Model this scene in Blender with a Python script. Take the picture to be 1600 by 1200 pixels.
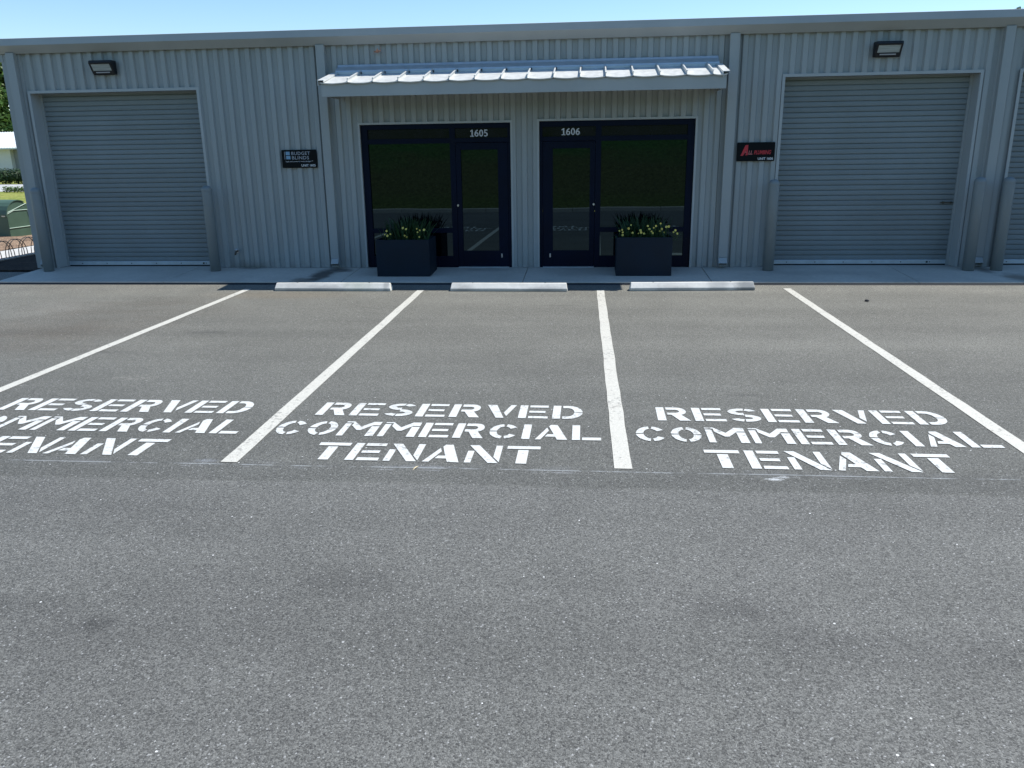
import bpy, bmesh, math, random
from mathutils import Vector, Matrix

random.seed(7)
sc = bpy.context.scene
for o in list(bpy.data.objects):
    bpy.data.objects.remove(o)
COL = sc.collection
PI = math.pi

# ------------------------------------------------------------------ camera
cam_d = bpy.data.cameras.new('camera')
cam_d.sensor_width = 36.0
cam_d.lens = 1260.67 / 1600 * 36
cam_d.clip_start = 0.05
cam_d.clip_end = 3000
cam = bpy.data.objects.new('camera', cam_d)
COL.objects.link(cam)
R0 = (0.9956341914929681, 0.09228237944704876, -0.014018529656653626)
R1 = (0.012163308990423023, -0.27717535762442824, -0.9607423562226106)
R2 = (-0.09254518163873827, 0.956377427362943, -0.2770877221857579)
m = Matrix(((R0[0], -R1[0], -R2[0], 5.5667), (R0[1], -R1[1], -R2[1], -13.8283),
            (R0[2], -R1[2], -R2[2], 2.0216), (0, 0, 0, 1)))
cam.matrix_world = m
sc.camera = cam

# ------------------------------------------------------------------ sky, sun, exposure
SUN = Vector((0.515, 0.268, 1.0)).normalized()
ELEV = math.asin(SUN.z)
AZ = math.atan2(SUN.x, SUN.y)
world = bpy.data.worlds.new('World')
sc.world = world
world.use_nodes = True
wt = world.node_tree
wt.nodes.clear()
sky = wt.nodes.new('ShaderNodeTexSky')
sky.sky_type = 'NISHITA'
sky.sun_disc = False
sky.sun_elevation = ELEV
sky.sun_rotation = AZ
sky.air_density = 1.0
sky.dust_density = 0.1
sky.ozone_density = 1.4
bgn = wt.nodes.new('ShaderNodeBackground')
bgn.inputs['Strength'].default_value = 0.12
wo = wt.nodes.new('ShaderNodeOutputWorld')
tint = wt.nodes.new('ShaderNodeHueSaturation')
tint.inputs['Hue'].default_value = 0.499
tint.inputs['Saturation'].default_value = 1.2
wt.links.new(sky.outputs[0], tint.inputs['Color'])
wt.links.new(tint.outputs[0], bgn.inputs['Color'])
wt.links.new(bgn.outputs[0], wo.inputs['Surface'])
sun_d = bpy.data.lights.new('sun', 'SUN')
sun_d.energy = 4.2
sun_d.angle = math.radians(0.53)
sun_d.color = (1.0, 0.968, 0.905)
sun = bpy.data.objects.new('sun', sun_d)
COL.objects.link(sun)
sun.location = (20, 10, 40)
sun.rotation_euler = SUN.to_track_quat('Z', 'Y').to_euler()
sc.view_settings.view_transform = 'Standard'
sc.view_settings.look = 'None'
sc.view_settings.exposure = 0.55
sc.view_settings.gamma = 1
sc.view_settings.use_curve_mapping = False
sc.render.engine = 'CYCLES'
sc.cycles.max_bounces = 8

# ------------------------------------------------------------------ material helpers
class Mat:
    def __init__(s, name):
        s.m = bpy.data.materials.new(name)
        s.m.use_nodes = True
        s.t = s.m.node_tree
        s.t.nodes.clear()
        s.out = s.n('ShaderNodeOutputMaterial')
        s.b = s.n('ShaderNodeBsdfPrincipled')
        s.l(s.b.outputs[0], s.out.inputs['Surface'])
        s._pos = None
    def n(s, t, **kw):
        nd = s.t.nodes.new(t)
        for k, v in kw.items():
            setattr(nd, k, v)
        return nd
    def l(s, a, b):
        s.t.links.new(a, b)
    def set(s, inp, v):
        i = s.b.inputs[inp]
        if hasattr(v, 'is_linked') or isinstance(v, bpy.types.NodeSocket):
            s.l(v, i)
        else:
            i.default_value = (*v, 1) if isinstance(v, (tuple, list)) and len(v) == 3 else v
    def put(s, sock, v):
        if isinstance(v, bpy.types.NodeSocket):
            s.l(v, sock)
        else:
            sock.default_value = (*v, 1) if isinstance(v, (tuple, list)) and len(v) == 3 and sock.type == 'RGBA' else v
    def pos(s):
        if s._pos is None:
            s._pos = s.n('ShaderNodeNewGeometry').outputs['Position']
        return s._pos
    def xyz(s):
        q = s.n('ShaderNodeSeparateXYZ')
        s.l(s.pos(), q.inputs[0])
        return q.outputs
    def scaled(s, v):
        q = s.n('ShaderNodeVectorMath', operation='MULTIPLY')
        s.l(s.pos(), q.inputs[0])
        q.inputs[1].default_value = v
        return q.outputs[0]
    def noise(s, scale, detail=3, rough=.5, vec=None, dist=0):
        q = s.n('ShaderNodeTexNoise')
        q.inputs['Scale'].default_value = scale
        q.inputs['Detail'].default_value = detail
        q.inputs['Roughness'].default_value = rough
        q.inputs['Distortion'].default_value = dist
        s.l(vec if vec is not None else s.pos(), q.inputs['Vector'])
        return q.outputs['Fac']
    def voro(s, scale, out='Color', feature='F1', vec=None):
        q = s.n('ShaderNodeTexVoronoi', feature=feature)
        q.inputs['Scale'].default_value = scale
        s.l(vec if vec is not None else s.pos(), q.inputs['Vector'])
        return q.outputs[out]
    def math(s, op, a, b=0.0, c=0.0, clamp=False):
        q = s.n('ShaderNodeMath', operation=op, use_clamp=clamp)
        for i, v in enumerate((a, b, c)):
            s.put(q.inputs[i], v)
        return q.outputs[0]
    def map(s, v, a, b, c=0.0, d=1.0, smooth=False):
        q = s.n('ShaderNodeMapRange')
        if smooth:
            q.interpolation_type = 'SMOOTHSTEP'
        s.put(q.inputs[0], v)
        for i, k in enumerate((a, b, c, d)):
            q.inputs[i + 1].default_value = k
        return q.outputs[0]
    def mix(s, f, a, b, mode='MIX'):
        q = s.n('ShaderNodeMix', data_type='RGBA', blend_type=mode)
        s.put(q.inputs[0], f)
        s.put(q.inputs[6], a)
        s.put(q.inputs[7], b)
        return q.outputs[2]
    def bump(s, h, strength=.3, dist=.01):
        q = s.n('ShaderNodeBump')
        q.inputs['Strength'].default_value = strength
        q.inputs['Distance'].default_value = dist
        s.l(h, q.inputs['Height'])
        s.l(q.outputs[0], s.b.inputs['Normal'])
    def dist2(s, x, y, rx, ry):
        o = s.xyz()
        a = s.math('DIVIDE', s.math('SUBTRACT', o[0], x), rx)
        b = s.math('DIVIDE', s.math('SUBTRACT', o[1], y), ry)
        return s.math('SQRT', s.math('ADD', s.math('MULTIPLY', a, a), s.math('MULTIPLY', b, b)))

def paint(name, col, rough=.5, spec=.5, metal=0, dirt=.12, dirtscale=3.0, streak=False, fine=.0, each=0, splash=False):
    M = Mat(name)
    vec = M.scaled((1, 1, .25)) if streak else M.pos()
    nz = M.noise(dirtscale, 5, .6, vec)
    f = M.map(nz, .3, .75, 1 - dirt, 1 + dirt)
    c = M.mix(1.0, col, f, 'MULTIPLY')
    if each:
        oi = M.n('ShaderNodeObjectInfo').outputs['Random']
        c = M.mix(1.0, c, M.map(oi, 0, 1, 1 - each, 1 + each), 'MULTIPLY')
    if splash:
        z = M.xyz()[2]
        sp = M.math('MULTIPLY', M.map(z, .12, .42, 1, 0, True), M.map(M.noise(5, 5, .7), .42, .68, 0, 1))
        c = M.mix(M.math('MULTIPLY', sp, .38), c, (.17, .15, .12))
        run = M.math('MULTIPLY', M.map(M.noise(9, 3, .6, M.scaled((1, 1, .05))), .56, .72, 0, 1), M.map(z, 2.2, 3.8, .25, 1))
        c = M.mix(M.math('MULTIPLY', run, .16), c, (.16, .17, .16))
        hb = M.math('MULTIPLY', M.map(M.dist2(-.38, 0, .5, 1.0), .2, 1.0, 1, 0, True), M.map(M.math('ADD', z, M.math('MULTIPLY', M.noise(7, 3), .12)), .14, .30, 1, 0))
        c = M.mix(M.math('MULTIPLY', hb, .7), c, (.10, .095, .07))
    M.set('Base Color', c)
    M.set('Roughness', M.map(nz, .3, .7, rough - .06, rough + .08))
    M.set('Metallic', metal)
    M.b.inputs['Specular IOR Level'].default_value = spec
    if fine:
        M.bump(M.noise(fine, 2), .08, .003)
    return M.m

# asphalt -----------------------------------------------------------
def asphalt():
    M = Mat('asphalt')
    x, y, z = M.xyz()[:3]
    v = M.voro(150, 'Color')
    sp = M.n('ShaderNodeSeparateColor'); M.l(v, sp.inputs[0])
    v2 = M.voro(330, 'Color')
    sp2 = M.n('ShaderNodeSeparateColor'); M.l(v2, sp2.inputs[0])
    grain = M.math('MULTIPLY', M.map(sp.outputs[0], 0, 1, .56, 1.44), M.map(sp2.outputs[0], 0, 1, .66, 1.34))
    grain = M.math('MULTIPLY', grain, M.map(M.noise(45, 3, .7), .3, .7, .86, 1.14))
    big = M.noise(.35, 4, .55)
    mid = M.noise(1.6, 4, .6)
    tone = M.math('MULTIPLY', M.map(big, .3, .7, .9, 1.1), M.map(mid, .3, .7, .94, 1.06))
    # long faint roller lanes across the lot
    lane = M.noise(1.0, 3, .55, M.scaled((.09, 1.5, 1)))
    tone = M.math('MULTIPLY', tone, M.map(lane, .3, .7, .9, 1.1))
    # paving joint and the two mats of different age
    wob = M.math('ADD', y, M.math('MULTIPLY', M.math('SUBTRACT', M.noise(.5, 2), .5), .12))
    wob = M.math('ADD', wob, M.math('MULTIPLY', x, -.004))
    drive = M.map(wob, -9.21, -9.17, 1.0, 0.0)
    near_k = M.map(wob, -9.0, -1.4, 0, 1, True)
    step = M.map(wob, -5.12, -5.0, 0, 1)
    warm = M.mix(near_k, (.108, .109, .105), (.172, .168, .153))  # stalls pale towards the kerb, partly far sheen put into the colour
    warm = M.mix(M.math('MULTIPLY', step, .5), warm, (.126, .125, .117))
    base = M.mix(drive, warm, (.122, .1225, .121))
    strip = M.math('MULTIPLY', M.map(wob, -9.2, -9.15, 0, 1), M.map(wob, -8.9, -8.8, 1, 0))
    base = M.mix(M.math('MULTIPLY', strip, .35), base, (.075, .076, .076))
    # pale dust toward the kerb, brown drag-out at the far left
    dust = M.math('MULTIPLY', M.map(wob, -2.6, -1.3, 0, 1, True), M.map(M.noise(.8, 4), .35, .65, .3, 1))
    base = M.mix(M.math('MULTIPLY', dust, .45), base, (.215, .205, .185))
    brown = M.math('MULTIPLY', M.map(M.dist2(-.9, -4.2, 2.4, 2.6), .2, 1.0, 1, 0, True), M.map(M.noise(.9, 5, .6, M.scaled((.5, 1.3, 1))), .38, .62, 0, 1))
    base = M.mix(M.math('MULTIPLY', brown, .5), base, (.094, .077, .062))
    brown2 = M.math('MULTIPLY', M.map(M.dist2(1.0, -2.2, 1.6, .5), .2, 1.0, 1, 0, True), .4)
    base = M.mix(brown2, base, (.15, .12, .085))
    pale = M.math('MULTIPLY', M.map(M.dist2(-2.2, -3.2, 1.5, 1.0), .2, 1.0, 1, 0, True), M.map(M.noise(1.3, 4), .4, .6, 0, 1))
    base = M.mix(M.math('MULTIPLY', pale, .4), base, (.20, .195, .185))
    sc1 = M.math('MULTIPLY', M.map(M.dist2(1.27, -6.8, .32, .13), .2, 1.0, 1, 0, True), M.map(M.noise(22, 3), .42, .6, 0, 1))
    base = M.mix(M.math('MULTIPLY', sc1, .5), base, (.24, .235, .22))
    for (sx, sy, rx, ry, k) in ((3.37, -10.82, .14, .10, .5), (4.42, -10.4, .45, .22, .28), (6.23, -10.5, .35, .2, .35),
                                (6.6, -10.75, .5, .2, .25), (1.1, -4.8, .5, .12, .35), (.4, -5.8, .7, .1, .3), (2.9, -10.7, .5, .15, .25), (7.3, -10.8, .5, .25, .22),
                                (5.2, -3.0, .5, .08, .2), (9.9, -3.1, .35, .05, .3), (6.95, -7.1, .25, .06, .35), (10.0, -9.9, .5, .25, .25)):
        d = M.math('ADD', M.dist2(sx, sy, rx, ry), M.math('MULTIPLY', M.math('SUBTRACT', M.noise(6, 3), .5), .9))
        base = M.mix(M.map(d, .0, 1.0, k, 0, True), base, (.04, .04, .041))
    c = M.mix(1.0, base, M.math('MULTIPLY', grain, tone), 'MULTIPLY')
    c = M.mix(1.0, c, (1.005, 1.0, .935), 'MULTIPLY')
    # bright quartz chips
    chip = M.math('GREATER_THAN', sp.outputs[1], .988)
    c = M.mix(M.math('MULTIPLY', chip, .6), c, (.42, .42, .41))
    chip2 = M.math('GREATER_THAN', M.n_sep(M.voro(60, 'Color')), .9985)
    near = M.math('LESS_THAN', M.voro(60, 'Distance'), .33)
    c = M.mix(M.math('MULTIPLY', M.math('MULTIPLY', chip2, near), .9), c, (.7, .7, .68))
    dark = M.math('GREATER_THAN', sp.outputs[2], .94)
    c = M.mix(M.math('MULTIPLY', dark, .55), c, (.03, .03, .031))
    # snapped chalk layout line and its overspray
    def line(y0, w, k, n0):
        wv = M.math('ADD', y, M.math('MULTIPLY', M.math('SUBTRACT', M.noise(1.2, 1), .5), .02))
        wv = M.math('ADD', wv, M.math('MULTIPLY', x, -.006))
        d = M.math('ABSOLUTE', M.math('SUBTRACT', wv, y0))
        a = M.map(d, w * .4, w, 1, 0)
        return M.math('MULTIPLY', M.math('MULTIPLY', a, k), M.map(M.noise(4, 4, .7), n0, n0 + .12, 0, 1))
    c = M.mix(line(-8.915, .010, .33, .40), c, (.5, .53, .55))
    c = M.mix(line(-8.955, .008, .28, .52), c, (.5, .52, .56))
    c = M.mix(line(-8.89, .06, .05, .50), c, (.42, .45, .5))
    for (sx, sy, rx, ry, k, cc) in ((6.76, -8.95, .07, .04, .7, (.6, .62, .62)), (6.82, -8.91, .05, .03, .5, (.55, .57, .57)), (2.94, -8.84, .12, .045, .18, (.45, .49, .56)), (4.5, -8.87, .4, .03, .12, (.42, .46, .53))):
        d = M.math('ADD', M.dist2(sx, sy, rx, ry), M.math('MULTIPLY', M.math('SUBTRACT', M.noise(28, 4, .7), .5), 2.2))
        c = M.mix(M.map(d, .2, .8, k, 0), c, cc)
    M.set('Base Color', c)
    M.set('Roughness', .82)
    M.b.inputs['Specular IOR Level'].default_value = .35
    h = M.math('ADD', M.math('MULTIPLY', M.voro(150, 'Distance'), -1.0), M.math('MULTIPLY', sp.outputs[0], .7))
    M.bump(h, .55, .004)
    return M.m
def _sep(self, col):
    q = self.n('ShaderNodeSeparateColor'); self.l(col, q.inputs[0]); return q.outputs[0]
Mat.n_sep = _sep

def road_paint(name, col, wear=.44, k=.75):
    M = Mat(name)
    nz = M.noise(26, 5, .7)
    patch = M.noise(1.7, 3, .6)
    w = M.math('SUBTRACT', nz, M.map(patch, .3, .7, -.06, .1))
    f = M.map(w, wear - .11, wear, k, 0)
    c = M.mix(f, col, (.14, .135, .125))
    sp = M.n_sep(M.voro(140, 'Color'))
    c = M.mix(1.0, c, M.map(sp, 0, 1, .84, 1.08), 'MULTIPLY')
    c = M.mix(M.math('MULTIPLY', M.map(M.noise(5, 4), .5, .7, 0, 1), .25), c, (.45, .42, .36))
    M.set('Base Color', c)
    M.set('Roughness', .65)
    M.bump(M.voro(105, 'Distance'), .3, .003)
    return M.m

def concrete(name, col, stains=()):
    M = Mat(name)
    a = M.noise(.9, 5, .6)
    b = M.noise(14, 4, .65)
    f = M.math('MULTIPLY', M.map(a, .3, .7, .86, 1.12), M.map(b, .3, .7, .92, 1.07))
    c = M.mix(1.0, col, f, 'MULTIPLY')
    for (sx, sy, rx, ry, k, sc_) in stains:
        d = M.math('ADD', M.dist2(sx, sy, rx, ry), M.math('MULTIPLY', M.math('SUBTRACT', M.noise(4.0, 4, .65), .5), 1.3))
        c = M.mix(M.map(d, .25, 1.0, k, 0, True), c, sc_)
    M.set('Base Color', c)
    M.set('Roughness', .8)
    M.bump(b, .25, .004)
    return M.m

def ground_mat(name, cols, scale, bump=.6, bd=.05):
    M = Mat(name)
    a = M.noise(scale, 5, .7)
    b = M.noise(scale * .12, 4, .6)
    r = M.voro(scale * 1.6, 'Color')
    c = M.mix(M.map(a, .3, .7), cols[0], cols[1])
    c = M.mix(M.map(b, .35, .65), c, cols[2])
    c = M.mix(1.0, c, M.map(M.n_sep(r), 0, 1, .65, 1.3), 'MULTIPLY')
    M.set('Base Color', c)
    M.set('Roughness', .95)
    M.b.inputs['Specular IOR Level'].default_value = .15
    M.bump(M.voro(scale * 1.6, 'Distance'), bump, bd)
    return M.m

def leaf_mat(name, col, var=.4, scale=1.2, trans=True):
    M = Mat(name)
    f = M.map(M.noise(scale, 3), .3, .7, 1 - var, 1 + var)
    f2 = M.map(M.noise(scale * 9, 2), .3, .7, 1 - var * .6, 1 + var * .6)
    M.set('Base Color', M.mix(1.0, col, M.math('MULTIPLY', f, f2), 'MULTIPLY'))
    M.set('Roughness', .55)
    M.b.inputs['Specular IOR Level'].default_value = .3
    return M.m

SIDING = (.338, .360, .355)
M_wall = paint('wall_paint', SIDING, .42, .45, 0, .07, 1.6, True, each=.035, splash=True)
M_trim = paint('trim_paint', (.345, .365, .36), .42, .45, 0, .06, 1.5, True)
M_gut = paint('gutter_paint', (.385, .40, .39), .42, .45, 0, .08, 1.2)
M_door = paint('door_paint', (.205, .235, .243), .42, .45, 0, .09, 1.2, each=.05, splash=True)
M_boll = paint('bollard_paint', (.222, .248, .25), .5, .4, 0, .1, 4, True)
M_alu = paint('aluminium_bar', (.52, .58, .62), .38, .5, .4, .1, 6)
M_galv = paint('galvalume_roof', (.60, .61, .59), .42, .5, .1, .1, 9)
M_flash = paint('galvalume_flashing', (.5, .55, .6), .4, .5, .5, .1, 6)
M_frame = paint('anodised_frame', (.002, .006, .020), .45, .12, 0, .2, 2)
M_jtrim = paint('opening_trim', (.40, .42, .415), .42, .45, 0, .06, 1.5)
M_transom = paint('transom_black', (.0015, .002, .003), .25, .25, 0, .2, 3)  # transom panes: their dark reflection is put into a near-black colour
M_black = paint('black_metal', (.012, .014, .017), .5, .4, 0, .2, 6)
M_wire = paint('black_wire', (.02, .02, .021), .5, .4)
M_planter = paint('planter_slate', (.0085, .0165, .028), .6, .2, 0, .18, 3)
M_soil = paint('potting_soil', (.03, .022, .016), .95, .1, 0, .3, 20)
M_sign = paint('sign_black', (.003, .0045, .006), .5, .15, 0, .1, 4)
M_white = paint('white_print', (.75, .76, .77), .6, .3, 0, .04)
M_num = paint('white_number', (.62, .63, .66), .6, .3, 0, .04)
M_grey = paint('grey_print', (.40, .42, .45), .6, .3, 0, .04)
M_blue = paint('pale_blue_print', (.22, .38, .52), .6, .3, 0, .04)
M_red = paint('red_print', (.55, .045, .055), .5, .3, 0, .06)
M_pink = paint('pale_red_print', (.6, .2, .2), .5, .3, 0, .06)
M_brass = paint('brass_valve', (.10, .09, .07), .4, .5, .6, .2, 30)
M_steel = paint('steel', (.55, .56, .58), .3, .5, .8, .05)
M_dark = paint('dark_interior', (.02, .02, .02), .9, .1)
M_green = paint('green_cabinet', (.07, .125, .088), .5, .4, 0, .15, 3)
M_green_lt = paint('pale_green_edge', (.34, .46, .38), .5, .4, 0, .05)
M_wb = paint('white_render', (.62, .64, .66), .7, .3, 0, .05)
M_wbg = paint('grey_render', (.26, .28, .30), .7, .3, 0, .05)
M_wbr = paint('white_metal_roof', (.72, .76, .78), .4, .5, 0, .05)
M_bark = paint('bark', (.10, .08, .06), .9, .1, 0, .3, 8)
M_asph = asphalt()
M_line = road_paint('line_paint', (.54, .525, .465), .42, .65)
M_text = road_paint('stencil_paint', (.60, .61, .585), .41, .75)
M_conc = concrete('sidewalk_concrete', (.50, .465, .40), (
    (1.12, -.62, .26, .75, .85, (.045, .034, .028)), (.95, -1.1, .3, .35, .6, (.10, .075, .055)), (1.3, -.25, .3, .25, .75, (.05, .042, .036)),
    (11.88, -.3, .16, .5, .6, (.085, .075, .06)), (12.1, -.85, .26, .5, .65, (.12, .09, .06)), (-.4, -.05, .35, .1, .5, (.12, .11, .09)),
    (3.9, -.2, .6, .2, .3, (.12, .12, .115)), (6.6, -.25, .7, .25, .25, (.12, .12, .115)), (9.2, -.5, 1.4, .3, .2, (.14, .14, .13))))
M_stop = concrete('wheel_stop_concrete', (.68, .665, .61), (
    (2.05, -1.78, .35, .2, .38, (.26, .31, .22)), (1.55, -1.86, .45, .05, .4, (.2, .2, .195)), (4.9, -1.87, .35, .05, .4, (.2, .2, .195)), (6.9, -1.8, .45, .06, .4, (.22, .22, .21)), (3.7, -1.86, .2, .05, .4, (.2, .2, .195)), (2.5, -1.8, .06, .2, .5, (.25, .25, .24)), (1.2, -1.78, .5, .3, .28, (.3, .31, .31)), (7.9, -1.72, .22, .2, .75, (.16, .17, .17)),
    (7.5, -1.72, .22, .12, .5, (.25, .26, .26)), (4.3, -1.75, .5, .1, .25, (.3, .32, .29)), (3.6, -1.75, .2, .1, .3, (.25, .26, .24))))
M_base = paint('joint_fill', (.07, .07, .068), .95, .1)
M_lawn = ground_mat('lawn_grass', ((.14, .19, .035), (.22, .25, .055), (.27, .27, .07)), 5)
def bank_mat():
    M = Mat('bank_grass')
    z = M.xyz()[2]
    tall = M.scaled((1, 1, .35))
    a = M.noise(7, 5, .75, tall)
    b = M.noise(.45, 4, .6)
    zz = M.math('ADD', z, M.math('MULTIPLY', M.math('SUBTRACT', b, .5), 2.4))
    lo = M.mix(M.map(a, .3, .7), (.065, .07, .024), (.115, .115, .042))
    hi = M.mix(M.map(a, .3, .7), (.032, .08, .018), (.07, .135, .032))
    c = M.mix(M.map(zz, 1.2, 2.6, 0, 1, True), lo, hi)
    c = M.mix(M.map(z, .25, .7, .8, 0, True), c, (.085, .105, .028))
    c = M.mix(1.0, c, M.map(M.n_sep(M.voro(13, 'Color', vec=tall)), 0, 1, .7, 1.25), 'MULTIPLY')
    M.set('Base Color', c)
    M.set('Roughness', .95)
    M.b.inputs['Specular IOR Level'].default_value = .1
    M.bump(a, .6, .12)
    return M.m
M_bank = bank_mat()
M_mulch = ground_mat('red_mulch', ((.27, .18, .12), (.40, .29, .20), (.19, .13, .09)), 16)
M_bed = ground_mat('dark_mulch', ((.035, .027, .022), (.06, .045, .035), (.03, .025, .022)), 16)
M_road = concrete('pale_road', (.42, .42, .40))
M_walk = concrete('pale_walk', (.52, .51, .48))
M_leafA = leaf_mat('tree_leaves', (.075, .135, .028), .45, .5)
M_leafB = leaf_mat('tree_leaves_dark', (.035, .075, .02), .45, .5)
M_hedge = leaf_mat('hedge_leaves', (.022, .05, .014), .4, 1.5)
M_strap = leaf_mat('strappy_leaves', (.018, .050, .018), .5, 9)
M_small = leaf_mat('small_leaves', (.035, .075, .02), .45, 14)
M_petal = paint('yellow_petals', (.78, .66, .16), .6, .2, 0, .1, 60)
M_eye = paint('flower_eye', (.55, .35, .03), .7, .2)
M_dry = paint('dry_leaf_skin', (.50, .26, .18), .8, .2, 0, .3, 60)
M_straw = paint('straw', (.62, .52, .33), .8, .2, 0, .2, 60)
def glass():
    M = Mat('tinted_glass')
    M.set('Base Color', (.0008, .0016, .003))
    M.set('Roughness', .012)
    M.b.inputs['IOR'].default_value = 1.62
    M.b.inputs['Specular Tint'].default_value = (.50, .80, 1.0, 1)
    # factory glass is never perfectly flat: a slow bow in each pane
    M.bump(M.noise(1.3, 1, .3), .012, .05)
    return M.m
M_glass = glass()
def lens():
    M = Mat('lamp_lens')
    o = M.scaled((1, 1, 1))
    z = M.xyz()[2]
    c = M.mix(M.map(M.noise(30, 2, .5, M.scaled((.1, 1, 3))), .35, .65), (.26, .30, .29), (.42, .46, .45))
    M.set('Base Color', c)
    M.set('Roughness', .25)
    return M.m
M_lens = lens()

# ------------------------------------------------------------------ mesh helpers
class MB:
    def __init__(s):
        s.v = []; s.f = []
    def add(s, vs, fs):
        k = len(s.v)
        s.v += [tuple(p) for p in vs]
        s.f += [tuple(i + k for i in f) for f in fs]
        return s
    def box(s, x0, x1, y0, y1, z0, z1):
        return s.add([(x0, y0, z0), (x1, y0, z0), (x1, y1, z0), (x0, y1, z0), (x0, y0, z1), (x1, y0, z1), (x1, y1, z1), (x0, y1, z1)],
                     [(0, 3, 2, 1), (4, 5, 6, 7), (0, 1, 5, 4), (1, 2, 6, 5), (2, 3, 7, 6), (3, 0, 4, 7)])
    def quad(s, a, b, c, d):
        return s.add([a, b, c, d], [(0, 1, 2, 3)])
    def prism_x(s, prof, x0, x1, cap=True):
        """closed (y,z) profile extruded along x"""
        n = len(prof)
        s.add([(x0, y, z) for y, z in prof] + [(x1, y, z) for y, z in prof],
              [(i, (i + 1) % n, n + (i + 1) % n, n + i) for i in range(n)] + ([tuple(range(n))[::-1], tuple(range(n, 2 * n))] if cap else []))
        return s
    def prism_z(s, poly, z0, z1):
        n = len(poly)
        s.add([(x, y, z0) for x, y in poly] + [(x, y, z1) for x, y in poly],
              [(i, (i + 1) % n, n + (i + 1) % n, n + i) for i in range(n)] + [tuple(range(n))[::-1], tuple(range(n, 2 * n))])
        return s
    def tube(s, pts, r, seg=8, cap=True):
        pts = [Vector(p) for p in pts]
        rs = r if isinstance(r, (list, tuple)) else [r] * len(pts)
        rings = []
        k0 = len(s.v)
        up = Vector((0, 0, 1))
        for i, p in enumerate(pts):
            d = (pts[min(i + 1, len(pts) - 1)] - pts[max(i - 1, 0)]).normalized()
            a = d.cross(up if abs(d.z) < .95 else Vector((1, 0, 0))).normalized()
            b = d.cross(a).normalized()
            for j in range(seg):
                t = 2 * PI * j / seg
                s.v.append(tuple(p + (a * math.cos(t) + b * math.sin(t)) * rs[i]))
        for i in range(len(pts) - 1):
            for j in range(seg):
                s.f.append((k0 + i * seg + j, k0 + i * seg + (j + 1) % seg, k0 + (i + 1) * seg + (j + 1) % seg, k0 + (i + 1) * seg + j))
        if cap:
            s.f.append(tuple(k0 + j for j in range(seg))[::-1])
            s.f.append(tuple(k0 + (len(pts) - 1) * seg + j for j in range(seg)))
        return s
    def lathe(s, prof, seg=24, c=(0, 0, 0)):
        k0 = len(s.v)
        for r, z in prof:
            for j in range(seg):
                t = 2 * PI * j / seg
                s.v.append((c[0] + r * math.cos(t), c[1] + r * math.sin(t), c[2] + z))
        for i in range(len(prof) - 1):
            for j in range(seg):
                s.f.append((k0 + i * seg + j, k0 + i * seg + (j + 1) % seg, k0 + (i + 1) * seg + (j + 1) % seg, k0 + (i + 1) * seg + j))
        s.f.append(tuple(k0 + j for j in range(seg))[::-1])
        s.f.append(tuple(k0 + (len(prof) - 1) * seg + j for j in range(seg)))
        return s
    def mesh(s, name, mat, smooth=False, fix=True):
        me = bpy.data.meshes.new(name)
        me.from_pydata(s.v, [], s.f)
        if fix:
            bm = bmesh.new(); bm.from_mesh(me)
            bmesh.ops.recalc_face_normals(bm, faces=bm.faces)
            bm.to_mesh(me); bm.free()
        me.materials.append(mat)
        if smooth:
            for p in me.polygons:
                p.use_smooth = True
        return me
    def build(s, name, mat, parent=None, smooth=False, fix=True, bevel=0):
        o = bpy.data.objects.new(name, s.mesh(name, mat, smooth, fix))
        COL.objects.link(o)
        if parent:
            o.parent = parent
        if bevel:
            b = o.modifiers.new('bevel', 'BEVEL')
            b.width = bevel; b.segments = 2; b.limit_method = 'ANGLE'
            b.angle_limit = math.radians(40)
        return o

def link(name, me, parent=None, loc=(0, 0, 0), rz=0):
    o = bpy.data.objects.new(name, me)
    COL.objects.link(o)
    o.parent = parent
    o.location = loc
    o.rotation_euler.z = rz
    return o

def tag(o, label=None, cat=None, group=None, kind=None):
    if label: o['label'] = label
    if cat: o['category'] = cat
    if group: o['group'] = group
    if kind: o['kind'] = kind
    return o

def thing(name, label, cat, loc=(0, 0, 0), rz=0, group=None):
    o = bpy.data.objects.new(name, None)
    o.empty_display_size = .2
    COL.objects.link(o)
    o.location = loc
    o.rotation_euler.z = rz
    return tag(o, label, cat, group)

def structure(o):
    return tag(o, kind='structure')

def text_mesh(txt, size, mat, bold=0.0, shear=0.0, space=1.0, xs=1.0):
    cu = bpy.data.curves.new('t', 'FONT')
    cu.body = txt
    cu.size = size
    cu.offset = bold
    cu.shear = shear
    cu.space_character = space
    cu.resolution_u = 3
    ob = bpy.data.objects.new('t', cu)
    COL.objects.link(ob)
    dg = bpy.context.evaluated_depsgraph_get()
    dg.update()
    me = bpy.data.meshes.new_from_object(ob.evaluated_get(dg))
    bpy.data.objects.remove(ob)
    bpy.data.curves.remove(cu)
    me.materials.clear()
    me.materials.append(mat)
    x0 = min(v.co.x for v in me.vertices); x1 = max(v.co.x for v in me.vertices)
    y0 = min(v.co.y for v in me.vertices); y1 = max(v.co.y for v in me.vertices)
    return me, (x0, x1, y0, y1)

def wall_text(name, txt, x0, x1, z0, z1, y, mat, parent, bold=0.0, shear=0.0, space=1.0):
    """lettering standing in the wall plane, fitted to the given box"""
    me, (a, b, c, d) = text_mesh(txt, 1.0, mat, bold, shear, space)
    for v in me.vertices:
        px, py = v.co.x, v.co.y
        v.co = (x0 + (px - a) / (b - a) * (x1 - x0), y, z0 + (py - c) / (d - c) * (z1 - z0))
    me.name = name
    return link(name, me, parent)

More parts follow.
